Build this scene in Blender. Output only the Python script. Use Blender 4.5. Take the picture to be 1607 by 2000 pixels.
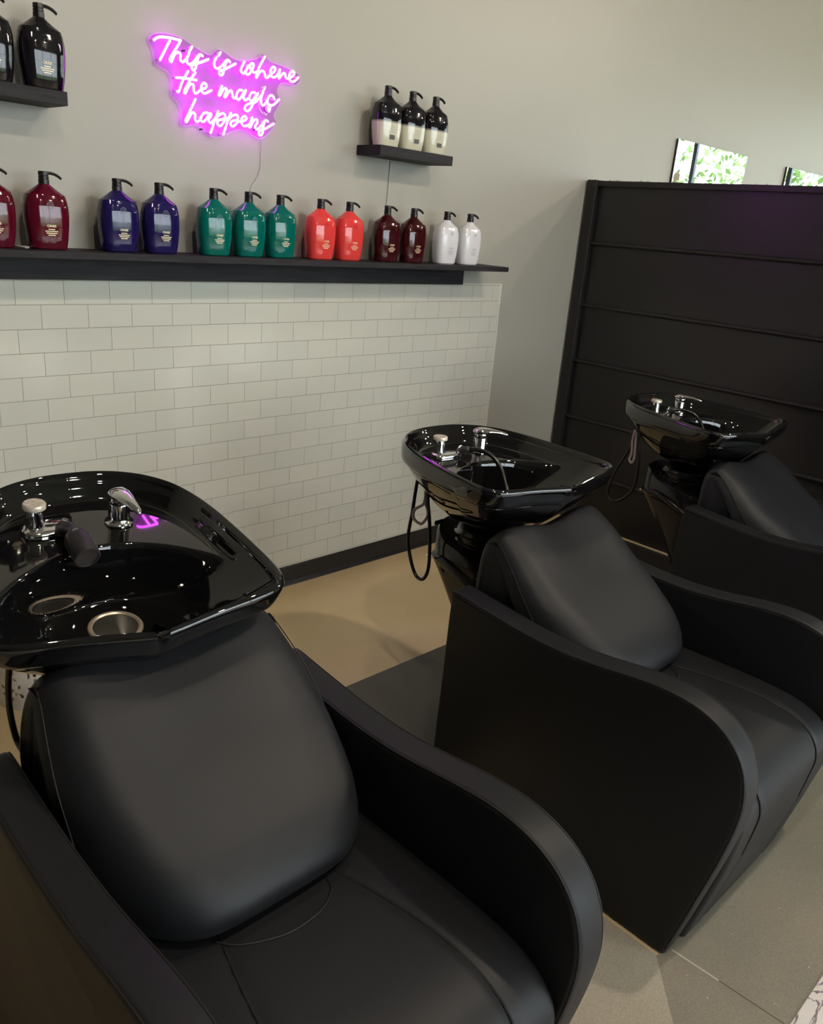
import bpy, bmesh, math, random
from mathutils import Vector, Matrix, Euler
random.seed(7)
PI = math.pi
for o in list(bpy.data.objects):
    bpy.data.objects.remove(o)
C = bpy.context.scene.collection
SC = bpy.context.scene

# ------------------------------------------------------------------ camera
cam = bpy.data.objects.new('camera', bpy.data.cameras.new('camera'))
C.objects.link(cam)
cam.data.sensor_fit = 'VERTICAL'
cam.data.sensor_height = 24.0
cam.data.lens = 1576.07 / 2000.0 * 24.0
cam.data.clip_start = 0.02
R_ = Vector((0.71883, -0.690934, 0.076763)); U_ = Vector((0.180964, 0.292589, 0.938959)); F_ = Vector((0.671219, 0.661061, -0.335357))
m = Matrix((R_, U_, -F_)).transposed().to_4x4()
m.translation = Vector((-0.93416, -2.7590, 1.60264))
cam.matrix_world = m
SC.camera = cam

# ------------------------------------------------------------------ world, daylight, exposure
W = bpy.data.worlds.new('world'); SC.world = W; W.use_nodes = True
wn = W.node_tree.nodes; wn.clear()
wo = wn.new('ShaderNodeOutputWorld'); wb = wn.new('ShaderNodeBackground')
wb.inputs[0].default_value = (0.84, 0.94, 1.0, 1); wb.inputs[1].default_value = 6.8
W.node_tree.links.new(wb.outputs[0], wo.inputs[0])
SC.view_settings.view_transform = 'Standard'
SC.view_settings.look = 'None'
SC.view_settings.gamma = 1.0
SC.view_settings.use_curve_mapping = False
SC.view_settings.exposure = 0.0

ROOM = dict(x0=-4.6, x1=9.4, y0=-8.2, y1=0.0, h=3.75)

def portal(name, loc, rot, sx, sy):
    l = bpy.data.lights.new(name, 'AREA'); l.shape = 'RECTANGLE'; l.size = sx; l.size_y = sy
    l.cycles.is_portal = True
    o = bpy.data.objects.new(name, l); C.objects.link(o); o.location = loc; o.rotation_euler = rot
    return o
portal('window_light', (ROOM['x1'] + 0.02, -2.95, 1.75), (0, PI/2, 0), 2.9, 5.1)      # faces -x
portal('window_light', (3.2, ROOM['y0'] - 0.02, 1.75), (PI/2, 0, 0), 8.0, 2.9)         # faces +y

# ------------------------------------------------------------------ helpers
def tag(o, label=None, cat=None, group=None, kind=None):
    if label: o['label'] = label
    if cat: o['category'] = cat
    if group: o['group'] = group
    if kind: o['kind'] = kind
    return o

def empty(name, loc=(0, 0, 0), rz=0.0, **k):
    o = bpy.data.objects.new(name, None); C.objects.link(o)
    o.empty_display_size = 0.1
    o.location = loc; o.rotation_euler = (0, 0, rz)
    return tag(o, **k)

def link(name, bm, mats, parent=None, smooth=None, **k):
    me = bpy.data.meshes.new(name)
    bmesh.ops.recalc_face_normals(bm, faces=bm.faces)
    if smooth is not None:
        ca = math.cos(smooth)
        for f in bm.faces: f.smooth = True
        for e in bm.edges:
            if len(e.link_faces) == 2:
                e.smooth = e.link_faces[0].normal.dot(e.link_faces[1].normal) > ca
            else:
                e.smooth = False
    bm.to_mesh(me); bm.free()
    if not isinstance(mats, (list, tuple)): mats = [mats]
    for mt in mats: me.materials.append(mt)
    o = bpy.data.objects.new(name, me); C.objects.link(o)
    if parent: o.parent = parent
    return tag(o, **k)

def struct(name, bm, mats, smooth=None):
    return link(name, bm, mats, None, smooth, kind='structure')

def box(bm, x0, x1, y0, y1, z0, z1, mi=0, bev=0.0):
    vs = [bm.verts.new((x, y, z)) for x in (x0, x1) for y in (y0, y1) for z in (z0, z1)]
    fs = [(0, 1, 3, 2), (4, 6, 7, 5), (0, 4, 5, 1), (2, 3, 7, 6), (0, 2, 6, 4), (1, 5, 7, 3)]
    F = [bm.faces.new([vs[i] for i in f]) for f in fs]
    for f in F: f.material_index = mi
    if bev:
        es = list({e for f in F for e in f.edges})
        bmesh.ops.bevel(bm, geom=es, offset=bev, segments=2, affect='EDGES', profile=0.5)

def loft(bm, rings, close=True, cap0=True, cap1=True, mi=0):
    """rings: list of equal-length lists of points; consecutive rings bridged"""
    V = [[bm.verts.new(p) for p in r] for r in rings]
    n = len(rings[0])
    for a, b in zip(V[:-1], V[1:]):
        for i in range(n if close else n - 1):
            j = (i + 1) % n
            f = bm.faces.new((a[i], a[j], b[j], b[i])); f.material_index = mi
    if cap0: f = bm.faces.new(V[0]); f.material_index = mi
    if cap1: f = bm.faces.new(list(reversed(V[-1]))); f.material_index = mi
    return V

def lathe(bm, prof, n=32, c=(0, 0, 0), mi=0, M=None):
    rings = []
    for r, z in prof:
        rings.append([Vector((c[0] + r * math.cos(2*PI*i/n), c[1] + r * math.sin(2*PI*i/n), c[2] + z)) for i in range(n)])
    if M is not None: rings = [[M @ p for p in r] for r in rings]
    loft(bm, rings, True, True, True, mi)

def crom(pts, k=6, closed=False):
    P = [Vector(p) for p in pts]; out = []
    n = len(P); segs = n if closed else n - 1
    for i in range(segs):
        if closed: p0, p1, p2, p3 = P[(i-1) % n], P[i], P[(i+1) % n], P[(i+2) % n]
        else: p0, p1, p2, p3 = P[max(i-1, 0)], P[i], P[i+1], P[min(i+2, n-1)]
        for s in range(k):
            t = s / k
            out.append(0.5 * ((2*p1) + (p2-p0)*t + (2*p0-5*p1+4*p2-p3)*t*t + (3*p1-p0-3*p2+p3)*t*t*t))
    if not closed: out.append(P[-1].copy())
    return out

def tube(bm, pts, r, n=10, mi=0, closed=False, caps=True):
    P = [Vector(p) for p in pts]; m_ = len(P); rings = []
    T = []
    for i in range(m_):
        if closed: t = P[(i+1) % m_] - P[i-1]
        else: t = P[min(i+1, m_-1)] - P[max(i-1, 0)]
        T.append(t.normalized() if t.length > 1e-9 else (T[-1] if T else Vector((0, 0, 1))))
    a = Vector((0, 0, 1)) if abs(T[0].z) < 0.9 else Vector((1, 0, 0))
    N = (a - T[0] * a.dot(T[0])).normalized()
    for i in range(m_):
        N = (N - T[i] * N.dot(T[i]));
        N = N.normalized() if N.length > 1e-6 else Vector((1, 0, 0))
        B = T[i].cross(N)
        rr = r[i] if isinstance(r, (list, tuple)) else r
        rings.append([P[i] + (N * math.cos(2*PI*j/n) + B * math.sin(2*PI*j/n)) * rr for j in range(n)])
    if caps and not closed:
        for e, s in ((0, -1), (-1, 1)):
            rr = r[e] if isinstance(r, (list, tuple)) else r
            c_ = P[e]; base = rings[e]
            extra = [[c_ + (p - c_) * math.cos(q) + T[e] * s * rr * math.sin(q) for p in base] for q in (PI/5, PI*0.4)]
            if e == 0: rings = list(reversed(extra)) + rings
            else: rings = rings + extra
    if closed:
        V = [[bm.verts.new(p) for p in r_] for r_ in rings]
        for k in range(m_):
            A, B_ = V[k], V[(k+1) % m_]
            for j in range(n):
                f = bm.faces.new((A[j], A[(j+1) % n], B_[(j+1) % n], B_[j])); f.material_index = mi
    else:
        loft(bm, rings, True, True, True, mi)

def inset2(poly, d):
    """offset a counter/clockwise 2-D polygon inwards by d"""
    n = len(poly); area = sum(poly[i][0]*poly[(i+1) % n][1] - poly[(i+1) % n][0]*poly[i][1] for i in range(n))
    s = 1 if area > 0 else -1
    out = []
    for i in range(n):
        a, b, c_ = poly[i-1], poly[i], poly[(i+1) % n]
        e1 = Vector((b[0]-a[0], b[1]-a[1])); e2 = Vector((c_[0]-b[0], c_[1]-b[1]))
        n1 = Vector((-e1.y, e1.x)).normalized() * s; n2 = Vector((-e2.y, e2.x)).normalized() * s
        nn = (n1 + n2); nn = nn / max(nn.length, 1e-6)
        k = d / max(nn.dot(n1), 0.5)
        out.append((b[0] + nn.x * k, b[1] + nn.y * k))
    return out

def slab(bm, poly, x0, x1, r, nseg=5, nmid=1, warp=None):
    """(y,z) polygon extruded along x with rolled edges; warp(u, p) may reshape each station"""
    st = []
    for i in range(nseg + 1):
        q = i / nseg * PI / 2
        st.append((x0 + r * (1 - math.sin(q)) if False else x0 + r * (1 - math.cos(q)), r * (1 - math.sin(q))))
    mid = [(x0 + r + (x1 - x0 - 2*r) * i / (nmid + 1), 0.0) for i in range(1, nmid + 1)]
    en = [(x1 - (x - x0), d) for x, d in reversed(st)]
    rings = []
    for x, d in st + mid + en:
        pl = inset2(poly, d) if d > 1e-6 else poly
        u = (x - (x0 + x1) / 2) / ((x1 - x0) / 2)
        ring = [Vector((x, p[0], p[1])) for p in pl]
        if warp: ring = [warp(u, p) for p in ring]
        rings.append(ring)
    loft(bm, rings)

# ------------------------------------------------------------------ materials
def mat(name, col, rough=0.5, metal=0.0, spec=0.5, coat=0.0, trans=0.0, emit=None, estr=0.0, ior=1.5):
    M = bpy.data.materials.new(name); M.use_nodes = True
    b = M.node_tree.nodes['Principled BSDF']
    b.inputs['Base Color'].default_value = (*col, 1)
    b.inputs['Roughness'].default_value = rough
    b.inputs['Metallic'].default_value = metal
    b.inputs['Specular IOR Level'].default_value = spec
    b.inputs['Coat Weight'].default_value = coat
    b.inputs['Transmission Weight'].default_value = trans
    b.inputs['IOR'].default_value = ior
    if emit: b.inputs['Emission Color'].default_value = (*emit, 1); b.inputs['Emission Strength'].default_value = estr
    return M
def nodes(M): return M.node_tree.nodes, M.node_tree.links, M.node_tree.nodes['Principled BSDF']
def noise_bump(M, scale, strength, dist=0.001, detail=3, col_var=None, stretch=None):
    n, l, b = nodes(M)
    tc = n.new('ShaderNodeTexCoord'); nz = n.new('ShaderNodeTexNoise')
    nz.inputs['Scale'].default_value = scale; nz.inputs['Detail'].default_value = detail
    src = tc.outputs['Object']
    if stretch:
        mp = n.new('ShaderNodeMapping'); mp.inputs['Scale'].default_value = stretch
        l.new(src, mp.inputs[0]); src = mp.outputs[0]
    l.new(src, nz.inputs['Vector'])
    bp = n.new('ShaderNodeBump'); bp.inputs['Strength'].default_value = strength; bp.inputs['Distance'].default_value = dist
    l.new(nz.outputs['Fac'], bp.inputs['Height']); l.new(bp.outputs[0], b.inputs['Normal'])
    if col_var:
        r = n.new('ShaderNodeValToRGB')
        r.color_ramp.elements[0].position = 0.3; r.color_ramp.elements[0].color = (*col_var[0], 1)
        r.color_ramp.elements[1].position = 0.7; r.color_ramp.elements[1].color = (*col_var[1], 1)
        l.new(nz.outputs['Fac'], r.inputs[0]); l.new(r.outputs[0], b.inputs['Base Color'])
    return M

M_wall = noise_bump(mat('painted_drywall', (0.335, 0.325, 0.287), 0.42, spec=0.4), 160, 0.25, 0.0008)
M_ceil = mat('ceiling_paint', (0.26, 0.26, 0.26), 0.8)
M_dark = mat('black_rubber', (0.008, 0.008, 0.009), 0.42)
M_paint = noise_bump(mat('black_painted_wood', (0.012, 0.011, 0.012), 0.33), 60, 0.12, 0.0006, stretch=(1, 1, 6))
M_stain = noise_bump(mat('black_stained_wood', (0.02, 0.018, 0.02), 0.6, spec=0.25), 8, 0.5, 0.0008, 5, ((0.007, 0.006, 0.008), (0.020, 0.018, 0.021)), (1.2, 14, 14))
M_leather = noise_bump(mat('black_upholstery_vinyl', (0.0088, 0.0096, 0.0116), 0.50, spec=0.29), 900, 0.10, 0.0003)
M_piping = mat('black_piping', (0.006, 0.006, 0.006), 0.6, spec=0.35)
M_gloss = mat('glossy_black_ceramic', (0.0035, 0.0035, 0.004), 0.035, spec=0.5, coat=0.6)
M_gloss.node_tree.nodes['Principled BSDF'].inputs['Coat Roughness'].default_value = 0.02
M_plas = mat('black_gloss_plastic', (0.010, 0.010, 0.011), 0.16)
M_matte = mat('black_matte_plastic', (0.014, 0.012, 0.014), 0.45)
M_chrome = mat('polished_chrome', (0.82, 0.82, 0.83), 0.07, 1.0)
M_cap = noise_bump(mat('scaled_steel_cap', (0.72, 0.66, 0.56), 0.35, 0.4), 120, 0.4, 0.0006, 4, ((0.45, 0.38, 0.30), (0.80, 0.74, 0.64)))
M_strain = mat('steel_strainer', (0.42, 0.40, 0.36), 0.3, 1.0)
M_strrim = mat('strainer_rim', (0.55, 0.47, 0.38), 0.35, 0.7)
M_hose = mat('black_hose', (0.006, 0.006, 0.006), 0.25)
M_hose2 = mat('taupe_hose', (0.30, 0.22, 0.22), 0.35)
M_mirror = mat('mirror_glass', (0.90, 0.95, 0.93), 0.0, 1.0)
M_white = mat('white_plastic', (0.8, 0.8, 0.8), 0.4)
M_whitem = mat('white_powder_coat', (0.78, 0.77, 0.74), 0.45)
M_frame = mat('dark_window_frame', (0.05, 0.06, 0.065), 0.4, 0.3)
M_glass = mat('window_glass', (1, 1, 1), 0.0, trans=1.0, ior=1.0)
M_cable = mat('clear_cable', (0.42, 0.40, 0.40), 0.4)
M_brass = mat('gold_print', (0.75, 0.63, 0.42), 0.4, 0.3)
M_darkprint = mat('dark_print', (0.05, 0.045, 0.05), 0.5)
M_whiteprint = mat('grey_print', (0.33, 0.33, 0.36), 0.5)
M_pump = mat('black_pump_plastic', (0.009, 0.008, 0.010), 0.35)
M_lampm = mat('lamp_housing', (0.02, 0.02, 0.02), 0.5)

def tile_mat():
    M = mat('subway_tile', (0.6, 0.6, 0.55), 0.16, spec=0.5)
    n, l, b = nodes(M)
    tc = n.new('ShaderNodeTexCoord'); sep = n.new('ShaderNodeSeparateXYZ'); l.new(tc.outputs['Object'], sep.inputs[0])
    ax = n.new('ShaderNodeMath'); ax.inputs[1].default_value = 0.07725 + 0.1545 * 200; l.new(sep.outputs['X'], ax.inputs[0])
    az = n.new('ShaderNodeMath'); az.operation = 'SUBTRACT'; az.inputs[0].default_value = 1.3416; l.new(sep.outputs['Z'], az.inputs[1])
    cb = n.new('ShaderNodeCombineXYZ'); l.new(ax.outputs[0], cb.inputs[0]); l.new(az.outputs[0], cb.inputs[1])
    br = n.new('ShaderNodeTexBrick'); l.new(cb.outputs[0], br.inputs['Vector'])
    br.inputs['Scale'].default_value = 1.0
    br.inputs['Brick Width'].default_value = 0.1545; br.inputs['Row Height'].default_value = 0.0775
    br.inputs['Mortar Size'].default_value = 0.0011; br.inputs['Mortar Smooth'].default_value = 0.3; br.inputs['Bias'].default_value = 0.0
    br.inputs['Color1'].default_value = (0.52, 0.51, 0.45, 1); br.inputs['Color2'].default_value = (0.49, 0.49, 0.435, 1)
    br.inputs['Mortar'].default_value = (0.27, 0.25, 0.22, 1)
    l.new(br.outputs['Color'], b.inputs['Base Color'])
    inv = n.new('ShaderNodeMath'); inv.operation = 'SUBTRACT'; inv.inputs[0].default_value = 1.0; l.new(br.outputs['Fac'], inv.inputs[1])
    bp = n.new('ShaderNodeBump'); bp.inputs['Strength'].default_value = 0.8; bp.inputs['Distance'].default_value = 0.0012
    l.new(inv.outputs[0], bp.inputs['Height'])
    nz = n.new('ShaderNodeTexNoise'); nz.inputs['Scale'].default_value = 9; l.new(tc.outputs['Object'], nz.inputs['Vector'])
    bp2 = n.new('ShaderNodeBump'); bp2.inputs['Strength'].default_value = 0.15; bp2.inputs['Distance'].default_value = 0.004
    l.new(nz.outputs['Fac'], bp2.inputs['Height']); l.new(bp.outputs[0], bp2.inputs['Normal']); l.new(bp2.outputs[0], b.inputs['Normal'])
    mr = n.new('ShaderNodeMapRange'); mr.inputs['To Min'].default_value = 0.14; mr.inputs['To Max'].default_value = 0.8
    l.new(br.outputs['Fac'], mr.inputs[0]); l.new(mr.outputs[0], b.inputs['Roughness'])
    return M
M_tile = tile_mat()

def floor_mat(name, c1, c2, speck, rough):
    M = mat(name, c1, rough)
    n, l, b = nodes(M)
    tc = n.new('ShaderNodeTexCoord')
    big = n.new('ShaderNodeTexNoise'); big.inputs['Scale'].default_value = 2.2; big.inputs['Detail'].default_value = 4
    fine = n.new('ShaderNodeTexNoise'); fine.inputs['Scale'].default_value = 260; fine.inputs['Detail'].default_value = 2
    vor = n.new('ShaderNodeTexVoronoi'); vor.inputs['Scale'].default_value = 55; vor.feature = 'F1'
    for t in (big, fine, vor): l.new(tc.outputs['Object'], t.inputs['Vector'])
    r1 = n.new('ShaderNodeValToRGB'); r1.color_ramp.elements[0].position = 0.35; r1.color_ramp.elements[1].position = 0.65
    r1.color_ramp.elements[0].color = (*c1, 1); r1.color_ramp.elements[1].color = (*c2, 1)
    l.new(big.outputs['Fac'], r1.inputs[0])
    mx = n.new('ShaderNodeMix'); mx.data_type = 'RGBA'; mx.blend_type = 'OVERLAY'; mx.inputs[0].default_value = 0.45
    l.new(r1.outputs[0], mx.inputs[6])
    r2 = n.new('ShaderNodeValToRGB'); r2.color_ramp.elements[0].position = 0.3; r2.color_ramp.elements[1].position = 0.7
    r2.color_ramp.elements[0].color = (0.34, 0.34, 0.34, 1); r2.color_ramp.elements[1].color = (0.66, 0.66, 0.66, 1)
    l.new(fine.outputs['Fac'], r2.inputs[0]); l.new(r2.outputs[0], mx.inputs[7])
    lt = n.new('ShaderNodeMath'); lt.operation = 'LESS_THAN'; lt.inputs[1].default_value = 0.085; l.new(vor.outputs['Distance'], lt.inputs[0])
    sp = n.new('ShaderNodeSeparateColor'); l.new(vor.outputs['Color'], sp.inputs[0])
    g = n.new('ShaderNodeMath'); g.operation = 'GREATER_THAN'; g.inputs[1].default_value = 0.86; l.new(sp.outputs[0], g.inputs[0])
    an = n.new('ShaderNodeMath'); an.operation = 'MULTIPLY'; l.new(lt.outputs[0], an.inputs[0]); l.new(g.outputs[0], an.inputs[1])
    m2 = n.new('ShaderNodeMix'); m2.data_type = 'RGBA'; l.new(an.outputs[0], m2.inputs[0])
    l.new(mx.outputs[2], m2.inputs[6]); m2.inputs[7].default_value = (*speck, 1)
    l.new(m2.outputs[2], b.inputs['Base Color'])
    return M
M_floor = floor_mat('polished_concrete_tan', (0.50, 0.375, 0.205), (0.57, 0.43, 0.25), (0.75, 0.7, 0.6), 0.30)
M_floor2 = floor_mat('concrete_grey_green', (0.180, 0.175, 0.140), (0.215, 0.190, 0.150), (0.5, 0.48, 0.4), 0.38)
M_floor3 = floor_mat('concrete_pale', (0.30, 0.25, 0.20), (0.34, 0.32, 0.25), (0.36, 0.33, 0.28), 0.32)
def marble_mat():
    M = mat('white_marbled_tile', (0.6, 0.56, 0.55), 0.3)
    n, l, b = nodes(M)
    tc = n.new('ShaderNodeTexCoord'); nz = n.new('ShaderNodeTexNoise'); nz.inputs['Scale'].default_value = 7; nz.inputs['Detail'].default_value = 8; nz.inputs['Distortion'].default_value = 1.6
    mp = n.new('ShaderNodeMapping'); mp.inputs['Scale'].default_value = (0.7, 2.2, 1); mp.inputs['Rotation'].default_value = (0, 0, 0.5)
    l.new(tc.outputs['Object'], mp.inputs[0]); l.new(mp.outputs[0], nz.inputs['Vector'])
    r = n.new('ShaderNodeValToRGB'); e = r.color_ramp.elements
    e[0].position = 0.47; e[0].color = (0.62, 0.58, 0.57, 1); e[1].position = 0.53; e[1].color = (0.60, 0.57, 0.56, 1)
    k = r.color_ramp.elements.new(0.5); k.color = (0.10, 0.07, 0.09, 1)
    l.new(nz.outputs['Fac'], r.inputs[0]); l.new(r.outputs[0], b.inputs['Base Color'])
    return M
M_marble = marble_mat()
M_joint = mat('sawcut_joint', (0.10, 0.08, 0.06), 0.8)
M_joint2 = mat('filled_joint', (0.42, 0.38, 0.31), 0.7)
M_mat = noise_bump(mat('charcoal_floor_mat', (0.045, 0.040, 0.032), 0.38), 300, 0.2, 0.0006)

# ------------------------------------------------------------------ room
x0, x1, y0, y1, H = ROOM['x0'], ROOM['x1'], ROOM['y0'], ROOM['y1'], ROOM['h']
bm = bmesh.new(); box(bm, x0 - 0.2, x1 + 0.2, y0 - 0.2, y1 + 0.2, -0.15, 0.0)
struct('floor', bm, M_floor)
bm = bmesh.new(); box(bm, x0 - 0.2, x1 + 0.2, y0 - 0.2, y1 + 0.2, H, H + 0.15); struct('ceiling', bm, M_ceil)
bm = bmesh.new(); box(bm, x0 - 0.2, x1 + 0.2, 0.0, 0.15, 0.0, H); struct('wall_back', bm, M_wall)
bm = bmesh.new(); box(bm, x0 - 0.15, x0, y0, y1, 0.0, H); struct('wall_left', bm, mat('darkened_left_wall', (0.05, 0.045, 0.04), 0.7))  # unseen wall, coloured dark to stand for the unlit left of the room
# right wall with a storefront opening y -5.5..-0.4, z 0.3..3.2
bm = bmesh.new()
box(bm, x1, x1 + 0.15, y0, -5.5, 0, H); box(bm, x1, x1 + 0.15, -0.4, y1, 0, H)
box(bm, x1, x1 + 0.15, -5.5, -0.4, 0, 0.3); box(bm, x1, x1 + 0.15, -5.5, -0.4, 3.2, H)
struct('wall_right', bm, M_wall)
bm = bmesh.new()
box(bm, x0, -0.8, y0 - 0.15, y0, 0, H); box(bm, 7.2, x1, y0 - 0.15, y0, 0, H)
box(bm, -0.8, 7.2, y0 - 0.15, y0, 0, 0.3); box(bm, -0.8, 7.2, y0 - 0.15, y0, 3.2, H)
struct('wall_front', bm, M_wall)

def window(name, axis, c, a0, a1, z0, z1, nv, zbars):
    """storefront window: frame with mullions (structure) and glass pane"""
    root = empty(name, (0, 0, 0)); root['kind'] = 'structure'
    bm = bmesh.new()
    def bb(p0, p1, q0, q1, t=0.05):
        if axis == 'x': box(bm, c + 0.05, c + 0.05 + t, p0, p1, q0, q1)
        else: box(bm, p0, p1, c - 0.05 - t, c - 0.05, q0, q1)
    w = 0.05
    bb(a0, a1, z0, z0 + w); bb(a0, a1, z1 - w, z1)
    for i in range(nv + 1):
        p = a0 + (a1 - a0 - w) * i / nv
        bb(p, p + w, z0, z1)
    for z in zbars: bb(a0, a1, z, z + w)
    link('window_frame', bm, M_frame, root)
    bm = bmesh.new()
    if axis == 'x': box(bm, c + 0.07, c + 0.076, a0, a1, z0, z1)
    else: box(bm, a0, a1, c - 0.076, c - 0.07, z0, z1)
    link('glass', bm, M_glass, root)
window('window_1', 'x', x1, -5.5, -0.4, 0.3, 3.2, 4, (2.3,))
window('window_2', 'y', y0, -0.8, 7.2, 0.3, 3.2, 5, (2.3,))

# tiled wainscot with pale bullnose edge, cove base
bm = bmesh.new(); box(bm, x0, 2.372, -0.008, 0.0, 0.0, 1.3416); o = struct('trim_1', bm, M_tile)
bm = bmesh.new()
box(bm, 2.372, 2.384, -0.010, 0.0, 0.0, 1.350, bev=0.003); box(bm, x0, 2.372, -0.010, 0.0, 1.3416, 1.350, bev=0.003)
struct('trim_2', bm, mat('tile_edge', (0.54, 0.52, 0.45), 0.2))
bm = bmesh.new()
prof = [(-0.008, 0.0), (-0.022, 0.0), (-0.018, 0.006), (-0.0135, 0.02), (-0.0125, 0.09), (-0.011, 0.0945), (-0.008, 0.095)]
loft(bm, [[Vector((x, p[0], p[1])) for p in prof] for x in (x0, 2.99)])
struct('baseboard_back', bm, M_dark)

# floor zones in front of the chairs: grey-green bay, pale bay, white marbled tile, joints
def poly_prism(bm, pts, z0, z1, mi=0):
    loft(bm, [[Vector((p[0], p[1], z0)) for p in pts], [Vector((p[0], p[1], z1)) for p in pts]], mi=mi)
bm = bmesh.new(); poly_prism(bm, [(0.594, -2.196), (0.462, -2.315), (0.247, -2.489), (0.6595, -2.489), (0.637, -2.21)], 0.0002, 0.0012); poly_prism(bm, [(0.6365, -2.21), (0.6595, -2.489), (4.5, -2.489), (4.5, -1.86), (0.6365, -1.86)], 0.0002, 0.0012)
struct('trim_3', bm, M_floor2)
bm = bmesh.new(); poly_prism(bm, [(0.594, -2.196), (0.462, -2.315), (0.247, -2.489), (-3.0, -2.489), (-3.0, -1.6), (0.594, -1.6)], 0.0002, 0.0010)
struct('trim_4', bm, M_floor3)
bm = bmesh.new(); poly_prism(bm, [(-3.0, -2.489), (4.5, -2.489), (4.5, -5.5), (-3.0, -5.5)], 0.0002, 0.003)
struct('trim_5', bm, M_marble)

bm = bmesh.new(); poly_prism(bm, [(0.6350, -2.212), (0.6400, -2.212), (0.6475, -2.330), (0.6425, -2.330)], 0.0004, 0.0016); struct('trim_6', bm, M_joint2)
bm = bmesh.new(); poly_prism(bm, [(0.6440, -2.330), (0.6470, -2.330), (0.6565, -2.486), (0.6530, -2.486)], 0.0004, 0.0014); struct('trim_7', bm, M_joint)
# ------------------------------------------------------------------ black partition beside the last chair
PX = 3.02
part = empty('partition_screen', (PX, 0, 0), label='tall black painted partition screen with horizontal battens behind the farthest chair', cat='partition')
def pbox(name, a, mtl, bev=0.0015):
    bm = bmesh.new(); box(bm, *a, bev=bev); return link(name, bm, mtl, part)
PY1 = -2.75
for i in range(1):
    pbox('panel', (PX + 0.012, PX + 0.05, PY1, -0.07, 0.0, 1.88), M_paint)
part.location = (0, 0, 0)
pbox('post', (PX - 0.022, PX + 0.06, -0.072, -0.012, 0.0, 1.90), M_paint, 0.003)
pbox('post', (PX - 0.022, PX + 0.06, PY1 - 0.055, PY1, 0.0, 1.90), M_paint, 0.003)
pbox('top_rail', (PX - 0.012, PX + 0.055, PY1, -0.072, 1.868, 1.897), M_paint, 0.003)
for z in (1.578, 1.248, 0.938, 0.613, 0.30):
    bm = bmesh.new()
    prof = [(PX + 0.014, z - 0.012)] + [(PX + 0.012 - 0.020 * math.cos(q), z + 0.012 * math.sin(q)) for q in [(-PI/2 + PI * k / 8) for k in range(9)]] + [(PX + 0.014, z + 0.012)]
    loft(bm, [[Vector((p[0], y, p[1])) for p in prof] for y in (PY1, -0.072)])
    link('batten', bm, M_paint, part, 0.7)
bm = bmesh.new()
for i in range(120):
    y = random.uniform(PY1, -0.1); h = random.uniform(0.003, 0.013)
    if random.random() < 0.5: y = random.choice((-0.15, -0.32, -0.5, -0.62, -1.1, -1.2, -1.25)) + random.uniform(-0.03, 0.03)
    a = random.uniform(-1, 1) * 0.02; x = PX + 0.03 + random.uniform(-0.015, 0.02)
    b = Vector((x, y, 1.8965)); t = b + Vector((random.uniform(-0.01, 0.01), a, h)); w = Vector((0, 0.0022, 0))
    f = [bm.verts.new(b - w), bm.verts.new(b + w), bm.verts.new(t)]; bm.faces.new(f)
    f2 = [bm.verts.new(b + Vector((0.002, 0, 0))), bm.verts.new(b - Vector((0.002, 0, 0))), bm.verts.new(t)]; bm.faces.new(f2)
link('dried_trimmings', bm, M_dark, None, label='tiny dark sprigs lying along the top edge of the black partition', cat='trimmings', kind='stuff')

# ------------------------------------------------------------------ shelves
SH_TOP = 1.443
shelf = empty('wall_shelf', (0.4, 0, SH_TOP - 0.022), label='long black stained wooden shelf running above the white tiles, full of bottles', cat='shelf')
bm = bmesh.new(); box(bm, x0 + 0.02 - 0.4, 2.20 - 0.4, -0.19, -0.0005, 0.0, 0.022, bev=0.0015); link('shelf_board', bm, M_stain, shelf)
bm = bmesh.new(); box(bm, x0 + 0.02 - 0.4, 2.052 - 0.4, -0.040, -0.0105, 1.3465 - SH_TOP + 0.022, -0.0005, bev=0.002); link('ledger_board', bm, M_stain, shelf)
def small_shelf(xa, xb, lab):
    r = empty('floating_shelf', ((xa + xb) / 2, 0, 1.8495), label=lab, cat='shelf')
    bm = bmesh.new(); h = (xb - xa) / 2; box(bm, -h, h, -0.147, -0.0005, 0.0, 0.0375, bev=0.0015)
    link('shelf_box', bm, M_stain, r); return r
small_shelf(-0.95, 0.148, 'small black floating shelf at the top left holding all-black bottles')
small_shelf(1.378, 1.795, 'small black floating shelf right of the neon sign holding two-tone bottles')

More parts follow.
